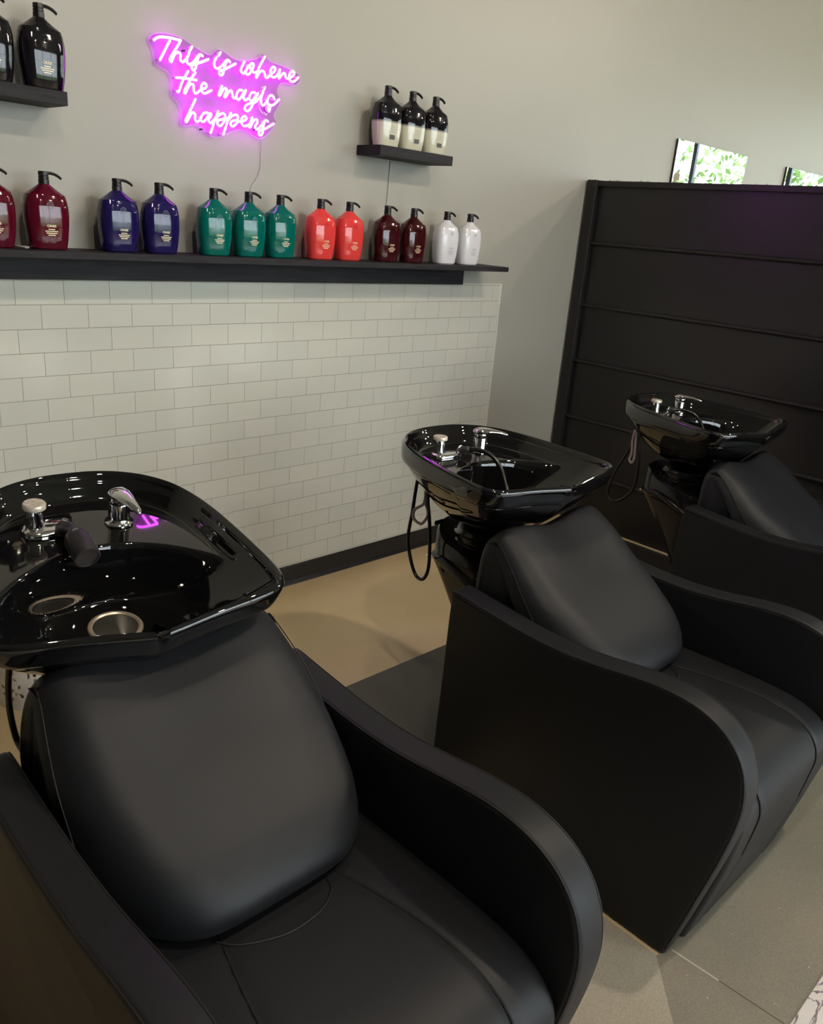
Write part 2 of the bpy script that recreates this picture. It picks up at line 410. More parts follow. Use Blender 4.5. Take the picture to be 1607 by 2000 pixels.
# ------------------------------------------------------------------ pump bottles
BW = [(0.0, 0.0505, 0.030), (0.004, 0.0545, 0.034), (0.03, 0.0590, 0.0385), (0.07, 0.0635, 0.0415), (0.10, 0.0650, 0.042), (0.125, 0.0640, 0.041), (0.145, 0.0605, 0.038), (0.157, 0.0570, 0.0345), (0.1735, 0.034, 0.022), (0.185, 0.0185, 0.0165), (0.188, 0.0135, 0.0135)]
def bprof(z):
    for (za, wa, da), (zb_, wb_, db) in zip(BW[:-1], BW[1:]):
        if za <= z <= zb_:
            t = (z - za) / (zb_ - za); return wa + (wb_ - wa) * t, da + (db - da) * t
    return BW[-1][1:]
def bottle_body():
    bm = bmesh.new(); rings = []; N = 48
    zs = []
    for (za, *_), (zb_, *_) in zip(BW[:-1], BW[1:]):
        k = 4 if zb_ - za > 0.012 else 2
        zs += [za + (zb_ - za) * i / k for i in range(k)]
    zs.append(BW[-1][0])
    for z in zs:
        w, d = bprof(z)
        e = 0.58 if z < 0.16 else 0.58 + 0.42 * min(1, (z - 0.16) / 0.026)
        r = []
        for i in range(N):
            q = 2*PI*i/N; cx, sy = math.cos(q), math.sin(q)
            r.append(Vector((w * math.copysign(abs(cx) ** (2 * e / 1.0 * 0.62), cx) if e < 0.99 else w * cx, d * math.copysign(abs(sy) ** (e * 1.24), sy) if e < 0.99 else d * sy, z)))
        rings.append(r)
    loft(bm, rings)
    return bm
def pump_bm():
    bm = bmesh.new()
    lathe(bm, [(0.0145, 0.186), (0.0155, 0.187), (0.0155, 0.1995), (0.0140, 0.2005), (0.0140, 0.202), (0.0148, 0.203), (0.0148, 0.208), (0.0135, 0.209), (0.0135, 0.210)], 28)
    return bm
def head_bm():
    bm = bmesh.new()
    lathe(bm, [(0.0130, 0.2102), (0.0145, 0.211), (0.0148, 0.219), (0.0138, 0.2225), (0.010, 0.2235)], 28)
    rings = []
    P = crom([(0.006, 0, 0.2180), (0.020, 0, 0.2188), (0.034, 0, 0.2160), (0.046, 0, 0.2100), (0.0515, 0, 0.2050)], 5)
    for i, p in enumerate(P):
        t = i / (len(P) - 1); w = 0.0085 * (1 - 0.4 * t); h = 0.0055 * (1 - 0.35 * t)
        nx = Vector((0.25 + 0.4 * t, 0, 1)).normalized()
        rings.append([p + Vector((0, 1, 0)) * w * math.cos(a) + nx * h * math.sin(a) for a in [2*PI*j/10 for j in range(10)]])
    loft(bm, rings)
    return bm
def emblem_bm():
    bm = bmesh.new(); w, d = bprof(0.128); y = -d - 0.0002
    for rr, k in ((0.0095, 0.0009), (0.0052, 0.0008)):
        tube(bm, [(rr * math.cos(a), y, 0.128 + rr * math.sin(a)) for a in [2*PI*i/24 for i in range(24)]], k, 6, closed=True)
    tube(bm, [(-0.005, y, 0.1255), (-0.001, y, 0.130), (0.001, y, 0.1265), (0.005, y, 0.131)], 0.0008, 6)
    return bm
_font = {}
def text_mesh(body, size):
    cu = bpy.data.curves.new('t', 'FONT'); cu.body = body; cu.size = size; cu.align_x = 'CENTER'; cu.extrude = 0.00015
    o = bpy.data.objects.new('t', cu); C.objects.link(o); bpy.context.view_layer.update()
    me = bpy.data.meshes.new_from_object(o.evaluated_get(bpy.context.evaluated_depsgraph_get())); bpy.data.objects.remove(o); return me
def label_bm(low=False, rows=(0.010, 0.019, 0.016, 0.011), ztop=0.066, xo=0.0):
    bm = bmesh.new(); me = text_mesh('ORIBE', 0.0098)
    w, d = bprof(ztop)
    bm.from_mesh(me)
    for v in bm.verts:
        v.co = Vector((xo + v.co.x, -d - 0.0006 - v.co.z, ztop + v.co.y))
    z = ztop - 0.0062
    for hw in rows:
        w, d = bprof(z)
        # illegible small print: a row of short dashes
        n = max(2, int(hw / 0.003)); 
        for i in range(n):
            xa = xo - hw + 2 * hw * i / n; xb = xa + 2 * hw / n - 0.0008
            box(bm, xa, xb, -d - 0.0009, -d - 0.0003, z - 0.0011, z + 0.0011)
        z -= 0.0055
    return bm
def bottle_mat(name, col, rough=0.07):
    M = mat(name, col, rough, spec=0.5, coat=0.25); M.node_tree.nodes['Principled BSDF'].inputs['Coat Roughness'].default_value = 0.04; return M
B_red = bottle_mat('ruby_plastic', (0.075, 0.002, 0.012)); B_blue = bottle_mat('navy_plastic', (0.010, 0.006, 0.065))
B_green = bottle_mat('teal_plastic', (0.0, 0.105, 0.085)); B_coral = bottle_mat('coral_plastic', (0.62, 0.045, 0.042))
B_mar = bottle_mat('maroon_plastic', (0.035, 0.003, 0.005)); B_white = bottle_mat('pearl_plastic', (0.60, 0.59, 0.63), 0.16)
B_black = bottle_mat('black_plastic', (0.006, 0.005, 0.008))
B_two = bottle_mat('black_to_cream_plastic', (0.5, 0.48, 0.4))
def two_tone(M):
    n, l, b = nodes(M); tc = n.new('ShaderNodeTexCoord'); s = n.new('ShaderNodeSeparateXYZ'); l.new(tc.outputs['Object'], s.inputs[0])
    r = n.new('ShaderNodeMapRange'); r.inputs['From Min'].default_value = 0.085; r.inputs['From Max'].default_value = 0.096; l.new(s.outputs['Z'], r.inputs[0])
    mx = n.new('ShaderNodeMix'); mx.data_type = 'RGBA'; mx.inputs[6].default_value = (0.52, 0.50, 0.40, 1); mx.inputs[7].default_value = (0.006, 0.005, 0.008, 1)
    l.new(r.outputs[0], mx.inputs[0]); l.new(mx.outputs[2], b.inputs['Base Color'])
two_tone(B_two)
_proto = {}
def bottle(loc, m_body, label, group, print_mat, style='std', rz=0.0):
    key = (m_body.name, style)
    root = empty('pump_bottle', loc, rz, label=label, cat='bottle', group=group)
    if key in _proto:
        src = _proto[key]
        for ch in src.children:
            c = ch.copy(); C.objects.link(c); c.parent = root
            for g in ch.children:
                d_ = g.copy(); C.objects.link(d_); d_.parent = c
        return root
    _proto[key] = root
    body = link('bottle_body', bottle_body(), m_body, root, 0.42)
    link('emblem', emblem_bm(), m_body if style != 'two' else M_chrome, body, 0.9)
    link('pump_collar', pump_bm(), M_pump, root, 0.5)
    link('pump_head', head_bm(), M_pump, root, 0.6)
    if style == 'two':
        bm = bmesh.new(); w, d = bprof(0.046); box(bm, -0.013, 0.013, -d - 0.0012, -d - 0.0001, 0.028, 0.044, bev=0.0004)
        link('label_patch', bm, M_darkprint, body)
        bm = bmesh.new()
        for k, hw in enumerate((0.008, 0.012, 0.010, 0.014)):
            z = 0.078 - k * 0.007; w, d = bprof(z); box(bm, -hw, hw, -d - 0.0007, -d - 0.0001, z - 0.0007, z + 0.0007)
        link('printed_text', bm, M_whiteprint, body)
    else:
        link('printed_text', label_bm(), print_mat, body)
    return root
ZS = SH_TOP + 0.0003
def row(xs, m_, labs, grp, pm, y=-0.102, z=ZS, style='std'):
    for x, lb in zip(xs, labs): bottle((x, y, z), m_, lb, grp, pm, style, random.uniform(-0.04, 0.04))
row((-0.078, 0.079), B_red, ('ruby red pump bottle cut off by the left edge of the photo', 'ruby red pump bottle standing alone left of the navy pair'), 'ruby bottles on the long shelf', M_brass)
row((0.307, 0.452), B_blue, ('left one of the two navy blue pump bottles', 'right one of the two navy blue pump bottles'), 'navy bottles on the long shelf', M_brass)
row((0.657, 0.800, 0.938), B_green, ('leftmost of the three teal green pump bottles', 'middle one of the three teal green pump bottles', 'rightmost of the three teal green pump bottles'), 'teal bottles on the long shelf', M_brass)
row((1.128, 1.273), B_coral, ('left one of the two coral red pump bottles', 'right one of the two coral red pump bottles'), 'coral bottles on the long shelf', M_brass)
row((1.478, 1.632), B_mar, ('left one of the two dark maroon pump bottles', 'right one of the two dark maroon pump bottles'), 'maroon bottles on the long shelf', M_brass)
row((1.838, 1.992), B_white, ('left one of the two pearl white pump bottles', 'right one of the two pearl white pump bottles at the shelf end'), 'pearl bottles on the long shelf', M_whiteprint)
row((-0.040, 0.104), B_black, ('black pump bottle cut off by the left edge, on the top left shelf', 'whole black pump bottle at the right end of the top left shelf'), 'black bottles on the top left shelf', M_brass, -0.085, 1.8873)
row((1.457, 1.593, 1.728), B_two, ('leftmost of the three black and cream pump bottles', 'middle one of the three black and cream pump bottles', 'rightmost of the three black and cream pump bottles'), 'two-tone bottles on the small shelf', M_whiteprint, -0.085, 1.8873, 'two')

# ------------------------------------------------------------------ neon sign
NEON = [[(4860,20938),(4955,21013),(5080,21064),(5252,21088),(5472,21104),(5663,21101),(5799,21101)],[(5799,21101),(5757,21022),(5658,20875),(5525,20683),(5410,20507),(5408,20429),(5463,20425),(5506,20524),(5573,20652),(5671,20728),(5759,20724),(5790,20665),(5772,20570),(5803,20497),(5859,20480),(5933,20526),(6009,20624),(6076,20715),(6107,20806)],[(6107,20806),(6076,20728),(6028,20615),(6020,20521),(6055,20461),(6121,20453),(6212,20508),(6322,20619),(6406,20720),(6491,20804),(6558,20813),(6599,20787)],[(6474,20772),(6422,20657),(6378,20503),(6335,20376),(6267,20305),(6201,20327),(6189,20405),(6245,20460),(6370,20515),(6572,20603),(6819,20726)],[(5415,21016),(5308,20849),(5193,20649),(5052,20406)],[(6212,20988),(6127,20855)],[(7131,20832),(7056,20703),(7048,20586),(7112,20510),(7204,20515),(7341,20616),(7453,20742),(7541,20822),(7617,20823),(7662,20788)],[(7529,20804),(7471,20658),(7423,20494),(7378,20369),(7303,20321),(7240,20356),(7261,20437),(7441,20520),(7668,20652),(7883,20773)],[(7292,21014),(7217,20904)],[(8243,20888),(8159,20755),(8108,20627),(8142,20534),(8220,20530),(8311,20641),(8414,20798)],[(8414,20808),(8324,20653),(8312,20551),(8391,20520),(8482,20589),(8573,20725),(8624,20863),(8565,20903),(8487,20860),(8472,20758),(8534,20668),(8640,20631),(8786,20670)],[(9085,21193),(8968,21012),(8837,20789),(8729,20519),(8762,20494),(8840,20628),(8946,20726),(9054,20724),(9096,20629),(9138,20555),(9220,20564),(9341,20669)],[(9340,20679),(9489,20786),(9542,20897),(9472,20942),(9372,20878),(9326,20728),(9383,20615),(9521,20621),(9656,20741),(9741,20899)],[(9741,20899),(9706,20749),(9701,20608),(9769,20677),(9878,20798),(9968,20803),(9993,20713),(10065,20659),(10164,20699)],[(10164,20699),(10332,20799),(10371,20910),(10284,20938),(10182,20848),(10158,20698),(10224,20600),(10352,20608),(10479,20698),(10563,20780)],[(6060,20237),(5950,20077),(5825,19871),(5705,19580),(5644,19571)],[(5608,19978),(5842,20004),(6102,20015),(6358,20024)],[(6322,20236),(6196,20079),(6070,19898),(5943,19691),(5898,19585),(5941,19560),(6004,19676),(6084,19813),(6177,19877),(6250,19851),(6256,19752),(6270,19653),(6329,19614),(6415,19663),(6519,19760)],[(6519,19760),(6646,19809),(6738,19876),(6726,19957),(6655,19980),(6573,19926),(6540,19808),(6570,19699),(6660,19664),(6788,19719),(6933,19798)],[(7346,19992),(7275,19857),(7214,19723),(7249,19672),(7328,19795),(7425,19921),(7505,19944),(7532,19882),(7473,19775),(7443,19687),(7493,19681),(7576,19805),(7666,19899),(7734,19898),(7755,19818),(7779,19723),(7846,19688),(7936,19746)],[(8153,19990),(8044,19977),(7963,19891),(7918,19758),(7955,19678),(8046,19685),(8137,19790),(8227,19931),(8318,20023),(8282,19939),(8225,19817),(8229,19718),(8303,19694),(8404,19758)],[(8691,19994),(8560,19974),(8477,19869),(8460,19759),(8526,19705),(8619,19761),(8720,19891),(8822,19999),(8749,19866),(8657,19695),(8565,19538),(8473,19410),(8362,19354),(8274,19396),(8292,19499),(8397,19583),(8545,19633),(8695,19679),(8844,19808),(8965,19956),(9030,20052)],[(9030,20052),(8969,19913),(8949,19766),(8980,19654),(9056,19636),(9151,19722),(9235,19851)],[(9515,19907),(9474,19988),(9376,20010),(9285,19946),(9225,19835),(9247,19722),(9345,19677),(9480,19714),(9595,19801),(9730,19923)],[(9112,20230),(9029,20095)],[(6317,19430),(6228,19271),(6124,19081),(6005,18865),(5934,18738),(5966,18689),(6025,18761),(6092,18876),(6166,18986),(6253,19010),(6303,18952),(6294,18844),(6322,18765),(6387,18750),(6461,18807),(6529,18899)],[(6811,19068),(6707,19078),(6604,19028),(6532,18923),(6516,18826),(6571,18774),(6660,18809),(6750,18917),(6841,19043),(6915,19071),(6900,18985),(6828,18891),(6824,18807),(6898,18782),(6981,18845),(7080,18924)],[(7194,19181),(7110,19013),(7034,18834),(6973,18669),(6896,18465)],[(7095,18902),(7201,19049),(7338,19134),(7445,19131),(7476,19050),(7399,18967),(7246,18922),(7170,18852),(7173,18767),(7246,18730),(7338,18776),(7430,18898),(7537,18997),(7630,19034)],[(7699,19202),(7615,19032),(7537,18826),(7460,18633),(7398,18478)],[(7615,18971),(7723,19095),(7847,19161),(7957,19163),(7996,19083),(7926,19000),(7770,18954),(7700,18884),(7711,18799),(7802,18789),(7895,18860),(8005,18973)],[(8013,18969),(8139,18996),(8282,19042),(8345,19112),(8297,19170),(8206,19153),(8142,19073),(8140,18949),(8188,18868),(8300,18857),(8427,18911)],[(8585,19169),(8523,19036),(8452,18902),(8477,18823),(8540,18900),(8619,19048),(8716,19124),(8797,19119),(8799,19022),(8723,18924),(8725,18836),(8802,18810),(8899,18889)],[(8899,18889),(9028,19026),(9109,19125),(9192,19159),(9259,19132)],[(9118,19113),(9067,18980),(9040,18850),(9031,18722),(8953,18626),(8873,18664),(8890,18755),(8999,18830),(9147,18879),(9312,18973),(9511,19088)]]
BOARD = [(0.4771,2.0926),(0.4917,2.068),(0.4972,2.0323),(0.517,2.0208),(0.5395,2.0134),(0.5572,1.986),(0.5538,1.9435),(0.5791,1.9241),(0.5903,1.8906),(0.5873,1.8626),(0.6016,1.8573),(0.6405,1.8675),(0.67,1.8612),(0.6873,1.8411),(0.7253,1.8375),(0.7614,1.8522),(0.8085,1.8704),(0.8513,1.8715),(0.8841,1.8565),(0.9117,1.8555),(0.9449,1.8788),(0.9751,1.917),(0.966,1.9414),(0.9932,1.9877),(0.9782,2.0192),(0.9971,2.0515),(1.0601,2.0551),(1.0794,2.0857),(1.0182,2.105),(0.9454,2.1132),(0.9124,2.1317),(0.8859,2.1109),(0.8073,2.0933),(0.7364,2.114),(0.6968,2.0896),(0.6298,2.1098),(0.5926,2.1216),(0.538,2.1241),(0.4932,2.1137)]
sign = empty('neon_sign', (0.75, 0, 1.98), label='pink and purple neon sign in handwriting reading This is where the magic happens', cat='sign')
sign.location = (0, 0, 0)
M_neon = mat('neon_tube', (0.9, 0.6, 0.95), 0.3, emit=(0.74, 0.050, 1.0), estr=13)
M_neonb = mat('tube_backing', (0.75, 0.6, 0.8), 0.4)
YN = -0.030
for s in NEON:
    P = crom([(a / 1e4, YN, b / 1e4) for a, b in s], 4)
    bm = bmesh.new(); tube(bm, P, 0.0043, 8)
    link('neon_tube', bm, M_neon, sign, 1.0)
bm = bmesh.new()
for s in NEON:
    for a, b in (s[0], s[-1]):
        tube(bm, [(a / 1e4 - 0.003, -0.013, b / 1e4), (a / 1e4 - 0.001, YN + 0.004, b / 1e4)], 0.003, 8)
link('tube_lead', bm, M_neonb, sign, 0.8, kind='stuff')
M_acr = mat('glow_tinted_acrylic', (1, 1, 1), 0.05)
n_, l_, b_ = nodes(M_acr)
tr = n_.new('ShaderNodeBsdfTransparent'); mxs = n_.new('ShaderNodeMixShader'); fr = n_.new('ShaderNodeFresnel'); fr.inputs[0].default_value = 1.12
gl = n_.new('ShaderNodeBsdfGlossy'); gl.inputs['Roughness'].default_value = 0.05
tr.inputs[0].default_value = (0.94, 0.79, 0.97, 1)  # lavender tint puts the neon's purple glow into the board colour
l_.new(fr.outputs[0], mxs.inputs[0]); l_.new(tr.outputs[0], mxs.inputs[1]); l_.new(gl.outputs[0], mxs.inputs[2])
l_.new(mxs.outputs[0], n_['Material Output'].inputs[0])
BP = crom([(a, 0, b) for a, b in BOARD], 4, True)
bm = bmesh.new(); loft(bm, [[Vector((p.x, y, p.z)) for p in BP] for y in (-0.012, -0.009)])
link('acrylic_backboard', bm, M_acr, sign)
bm = bmesh.new(); tube(bm, [(p.x, -0.0105, p.z) for p in BP], 0.0011, 6, closed=True)
link('backboard_edge', bm, mat('acrylic_edge', (0.62, 0.50, 0.62), 0.3), sign)
for (a, b) in ((0.601, 2.0855), (0.905, 2.0775), (0.664, 1.855), (0.884, 1.881)):
    bm = bmesh.new(); lathe(bm, [(0.0032, 0), (0.0032, 0.004), (0.002, 0.0045)], 12, M=Matrix.Translation((a, -0.012, b)) @ Matrix.Rotation(PI/2, 4, 'X'))
    lathe(bm, [(0.0026, 0), (0.0026, 0.0115)], 10, M=Matrix.Translation((a, -0.0005, b)) @ Matrix.Rotation(PI/2, 4, 'X'))
    link('standoff_screw', bm, M_dark, sign, 0.6)
bm = bmesh.new()
tube(bm, crom([(0.901, -0.014, 1.976), (0.895, -0.016, 1.962), (0.905, -0.016, 1.945), (0.915, -0.016, 1.938)], 5), 0.0013, 6)
tube(bm, crom([(0.918, -0.016, 1.944), (0.926, -0.016, 1.935), (0.929, -0.016, 1.940)], 5), 0.0013, 6)
link('tag_loop', bm, M_white, sign)
bm = bmesh.new(); rg = crom([(0.930, 0, 1.972), (0.945, 0, 1.973), (0.943, 0, 1.958), (0.939, 0, 1.946), (0.932, 0, 1.945), (0.925, 0, 1.957)], 4, True)
loft(bm, [[Vector((p.x, y, p.z)) for p in rg] for y in (-0.024, -0.013)]); link('white_tag', bm, M_white, sign, 0.6)  # small white tag hung on the sign
bm = bmesh.new(); tube(bm, crom([(0.914, -0.013, 1.853), (0.915, -0.004, 1.80), (0.913, -0.004, 1.751), (0.897, -0.004, 1.714), (0.872, -0.004, 1.673), (0.862, -0.006, 1.56), (0.862, -0.009, SH_TOP + 0.003)], 6), 0.0014, 6)
link('power_cord', bm, M_cable, sign)
bm = bmesh.new(); tube(bm, crom([(1.566, -0.004, 1.849), (1.564, -0.004, 1.80), (1.561, -0.004, 1.71), (1.555, -0.004, 1.62), (1.553, -0.004, 1.5), (1.553, -0.005, SH_TOP + 0.003)], 6), 0.002, 8)
link('cable', bm, M_cable, None, label='thin grey cable hanging from the small right shelf down to the maroon bottles', cat='cable')
bm = bmesh.new()
tube(bm, crom([(0.002, -0.13, SH_TOP + 0.004), (0.012, -0.12, SH_TOP + 0.004), (0.02, -0.10, SH_TOP + 0.004), (0.005, -0.09, SH_TOP + 0.004), (-0.002, -0.07, SH_TOP + 0.004)], 5), 0.0028, 8)
link('cord', bm, M_cable, None, label='short coiled cord lying on the long shelf between the two ruby bottles', cat='cord')

# ------------------------------------------------------------------ mirrors on the wall beyond the partition
def mirror(xa, xb, za, zb, lab):
    r = empty('wall_mirror', ((xa + xb) / 2, 0, za), label=lab, cat='mirror', group='frameless mirrors beyond the partition')
    h = (xb - xa) / 2
    bm = bmesh.new(); box(bm, -h, h, -0.012, -0.0005, 0, zb - za); link('backing', bm, M_dark, r)
    bm = bmesh.new(); box(bm, -h, h, -0.017, -0.0122, 0, zb - za, bev=0.0012); link('mirror_pane', bm, M_mirror, r)
mirror(3.868, 4.80, 0.75, 2.205, 'frameless wall mirror nearer the shelf, seen over the partition')
mirror(5.47, 6.40, 0.75, 2.205, 'frameless wall mirror farther right, only a corner seen over the partition')

# ------------------------------------------------------------------ floor mat behind the chairs
bm = bmesh.new(); box(bm, -0.55, 1.60, -1.395, -0.845, 0.0003, 0.009, bev=0.002)
link('floor_mat', bm, M_mat, None, label='charcoal rubber floor mat between the nearest and the middle shampoo chair', cat='mat')
bm = bmesh.new(); box(bm, 1.72, 2.985, -1.395, -0.50, 0.0003, 0.009, bev=0.002)  # thin dark sheet over the floor between farthest chair and partition
link('floor_mat', bm, M_mat, None, label='thin charcoal sheet on the floor behind the farthest chair, against the black partition', cat='mat')

# ------------------------------------------------------------------ white cut-out stool against the tiles
stool = empty('lattice_stool', (-0.075, -0.21, 0.0005), label='white metal drum stool with a leafy cut-out pattern, half hidden behind the nearest basin', cat='stool')
bm = bmesh.new(); NR, NZ = 72, 26; Rr = 0.155; Hh = 0.44
cutc = []
rs = random.Random(3)
for k in range(9):
    for j in range(5):
        cutc.append((2*PI*(k + 0.5 * (j % 2)) / 9, 0.06 + j * 0.08))
holes = [(rs.uniform(0, 2*PI), rs.uniform(0.03, 0.40), rs.uniform(0.008, 0.017), rs.uniform(0.004, 0.007), rs.uniform(0, PI)) for _ in range(330)]
def solid(a, z):
    if z < 0.018 or z > Hh - 0.03: return True
    for ca, cz, wx, wz, an in holes:
        da = ((a - ca + PI) % (2*PI)) - PI; dx = da * Rr; dz = z - cz
        if abs(dx) > 0.03 or abs(dz) > 0.03: continue
        p_ = dx * math.cos(an) + dz * math.sin(an); q_ = -dx * math.sin(an) + dz * math.cos(an)
        if abs(p_) < wx and abs(q_) < wz * (1 - (p_ / wx) ** 2): return False
    for ca, cz in ():
        da = ((a - ca + PI) % (2*PI)) - PI; dx = da * Rr; dz = z - cz; d = math.hypot(dx, dz)
        if d < 0.050:
            q = math.atan2(dz, dx); pet = abs(math.cos(2.5 * q))
            if 0.012 < d < 0.013 + 0.024 * pet: return False
    return True
NR, NZ = 240, 110
V = {}
def vv(i, j, o):
    k = (i % NR, j, o)
    if k not in V:
        a = 2*PI*k[0]/NR; z = Hh * j / NZ; r = Rr - 0.003 * o
        V[k] = bm.verts.new((r * math.cos(a), r * math.sin(a), z))
    return V[k]
S = [[solid(2*PI*(i+.5)/NR, Hh*(j+.5)/NZ) for j in range(NZ)] for i in range(NR)]
for i in range(NR):
    for j in range(NZ):
        if not S[i][j]: continue
        bm.faces.new((vv(i, j, 0), vv(i+1, j, 0), vv(i+1, j+1, 0), vv(i, j+1, 0)))
        bm.faces.new((vv(i, j+1, 1), vv(i+1, j+1, 1), vv(i+1, j, 1), vv(i, j, 1)))
        if not S[(i+1) % NR][j]: bm.faces.new((vv(i+1, j, 0), vv(i+1, j, 1), vv(i+1, j+1, 1), vv(i+1, j+1, 0)))
        if not S[i-1][j]: bm.faces.new((vv(i, j, 1), vv(i, j, 0), vv(i, j+1, 0), vv(i, j+1, 1)))
        if j == NZ-1 or not S[i][j+1]: bm.faces.new((vv(i, j+1, 0), vv(i+1, j+1, 0), vv(i+1, j+1, 1), vv(i, j+1, 1)))
        if j == 0 or not S[i][j-1]: bm.faces.new((vv(i, j, 1), vv(i+1, j, 1), vv(i+1, j, 0), vv(i, j, 0)))
link('drum', bm, M_whitem, stool)
bm = bmesh.new(); lathe(bm, [(0.150, 0.440), (0.158, 0.441), (0.158, 0.447), (0.152, 0.450)], 64); link('top_plate', bm, M_whitem, stool, 0.6)

# ------------------------------------------------------------------ shampoo backwash units
ARM_TOP = [(-1.425, 0.650), (-1.440, 0.662), (-1.55, 0.652), (-1.68, 0.642), (-1.80, 0.642), (-1.90, 0.652), (-2.00, 0.668), (-2.09, 0.676), (-2.165, 0.668), (-2.225, 0.642), (-2.267, 0.600), (-2.290, 0.550), (-2.299, 0.490), (-2.294, 0.42), (-2.279, 0.33), (-2.256, 0.22), (-2.232, 0.11), (-2.207, 0.004)]
ARM_TOP = [(y, z) for y, z in ARM_TOP]
def arm_poly():
    top = crom([(0, y, z) for y, z in ARM_TOP], 4)
    pl = [(p.y, p.z) for p in top]
    pl += [(-2.195, 0.0), (-1.95, 0.0), (-1.70, 0.0), (-1.45, 0.0), (-1.41, 0.005), (-1.413, 0.2), (-1.418, 0.4), (-1.421, 0.58)]
    return pl
def arm(parent, xa, xb):
    pl = arm_poly()
    bm = bmesh.new(); slab(bm, pl, xa, xb, 0.012, 5, 1)
    a = link('armrest', bm, M_leather, parent, 0.7)
    ins = inset2(pl, 0.0035); top = ins[1:len(ins) - 9]
    for x in (xa + 0.0035, xb - 0.0035):
        bm = bmesh.new(); tube(bm, [(x, p[0], p[1]) for p in top], 0.0022, 6)
        link('piping', bm, M_piping, a, 1.0)
    return a
SEAT = [(-1.50, 0.40), (-1.52, 0.447), (-1.60, 0.457), (-1.75, 0.462), (-1.90, 0.467), (-2.05, 0.470), (-2.14, 0.467), (-2.20, 0.456), (-2.245, 0.435), (-2.273, 0.405), (-2.284, 0.370), (-2.281, 0.33), (-2.268, 0.24), (-2.247, 0.14), (-2.222, 0.03), (-2.214, 0.004), (-2.195, 0.002), (-2.178, 0.012), (-2.176, 0.10), (-2.174, 0.24), (-2.15, 0.283), (-2.05, 0.285), (-1.9, 0.285), (-1.54, 0.285), (-1.50, 0.305)]
def seat_warp(u, p):
    e = 1 - min(1, abs(u)) ** 4
    k = max(0.0, min(1.0, (p.z - 0.33) / 0.1))
    g = math.exp(-((abs(p.x) - seam_x(p.y)) / 0.007) ** 2)
    nose = max(0.0, min(1.0, (-p.y - 2.15) / 0.1))
    return Vector((p.x, p.y - 0.004 * g * nose * -1, p.z + (0.010 * e - 0.004 * g) * k - 0.004 * g * 0))
def seam_x(y):
    t = max(0.0, min(1.0, (-y - 1.75) / 0.45))
    return 0.085 + 0.085 * math.sin(t * PI / 2)
PWZ = [(0.478, 0.160), (0.50, 0.182), (0.53, 0.198), (0.56, 0.198), (0.60, 0.183), (0.655, 0.140), (0.705, 0.100), (0.755, 0.072), (0.80, 0.048), (0.84, 0.02), (0.90, 0.0)]
def pw(z):
    if z <= PWZ[0][0]: return PWZ[0][1]
    for (a, p), (b, q) in zip(PWZ[:-1], PWZ[1:]):
        if z <= b:
            t = (z - a) / (b - a); return p + (q - p) * t
    return 0.0
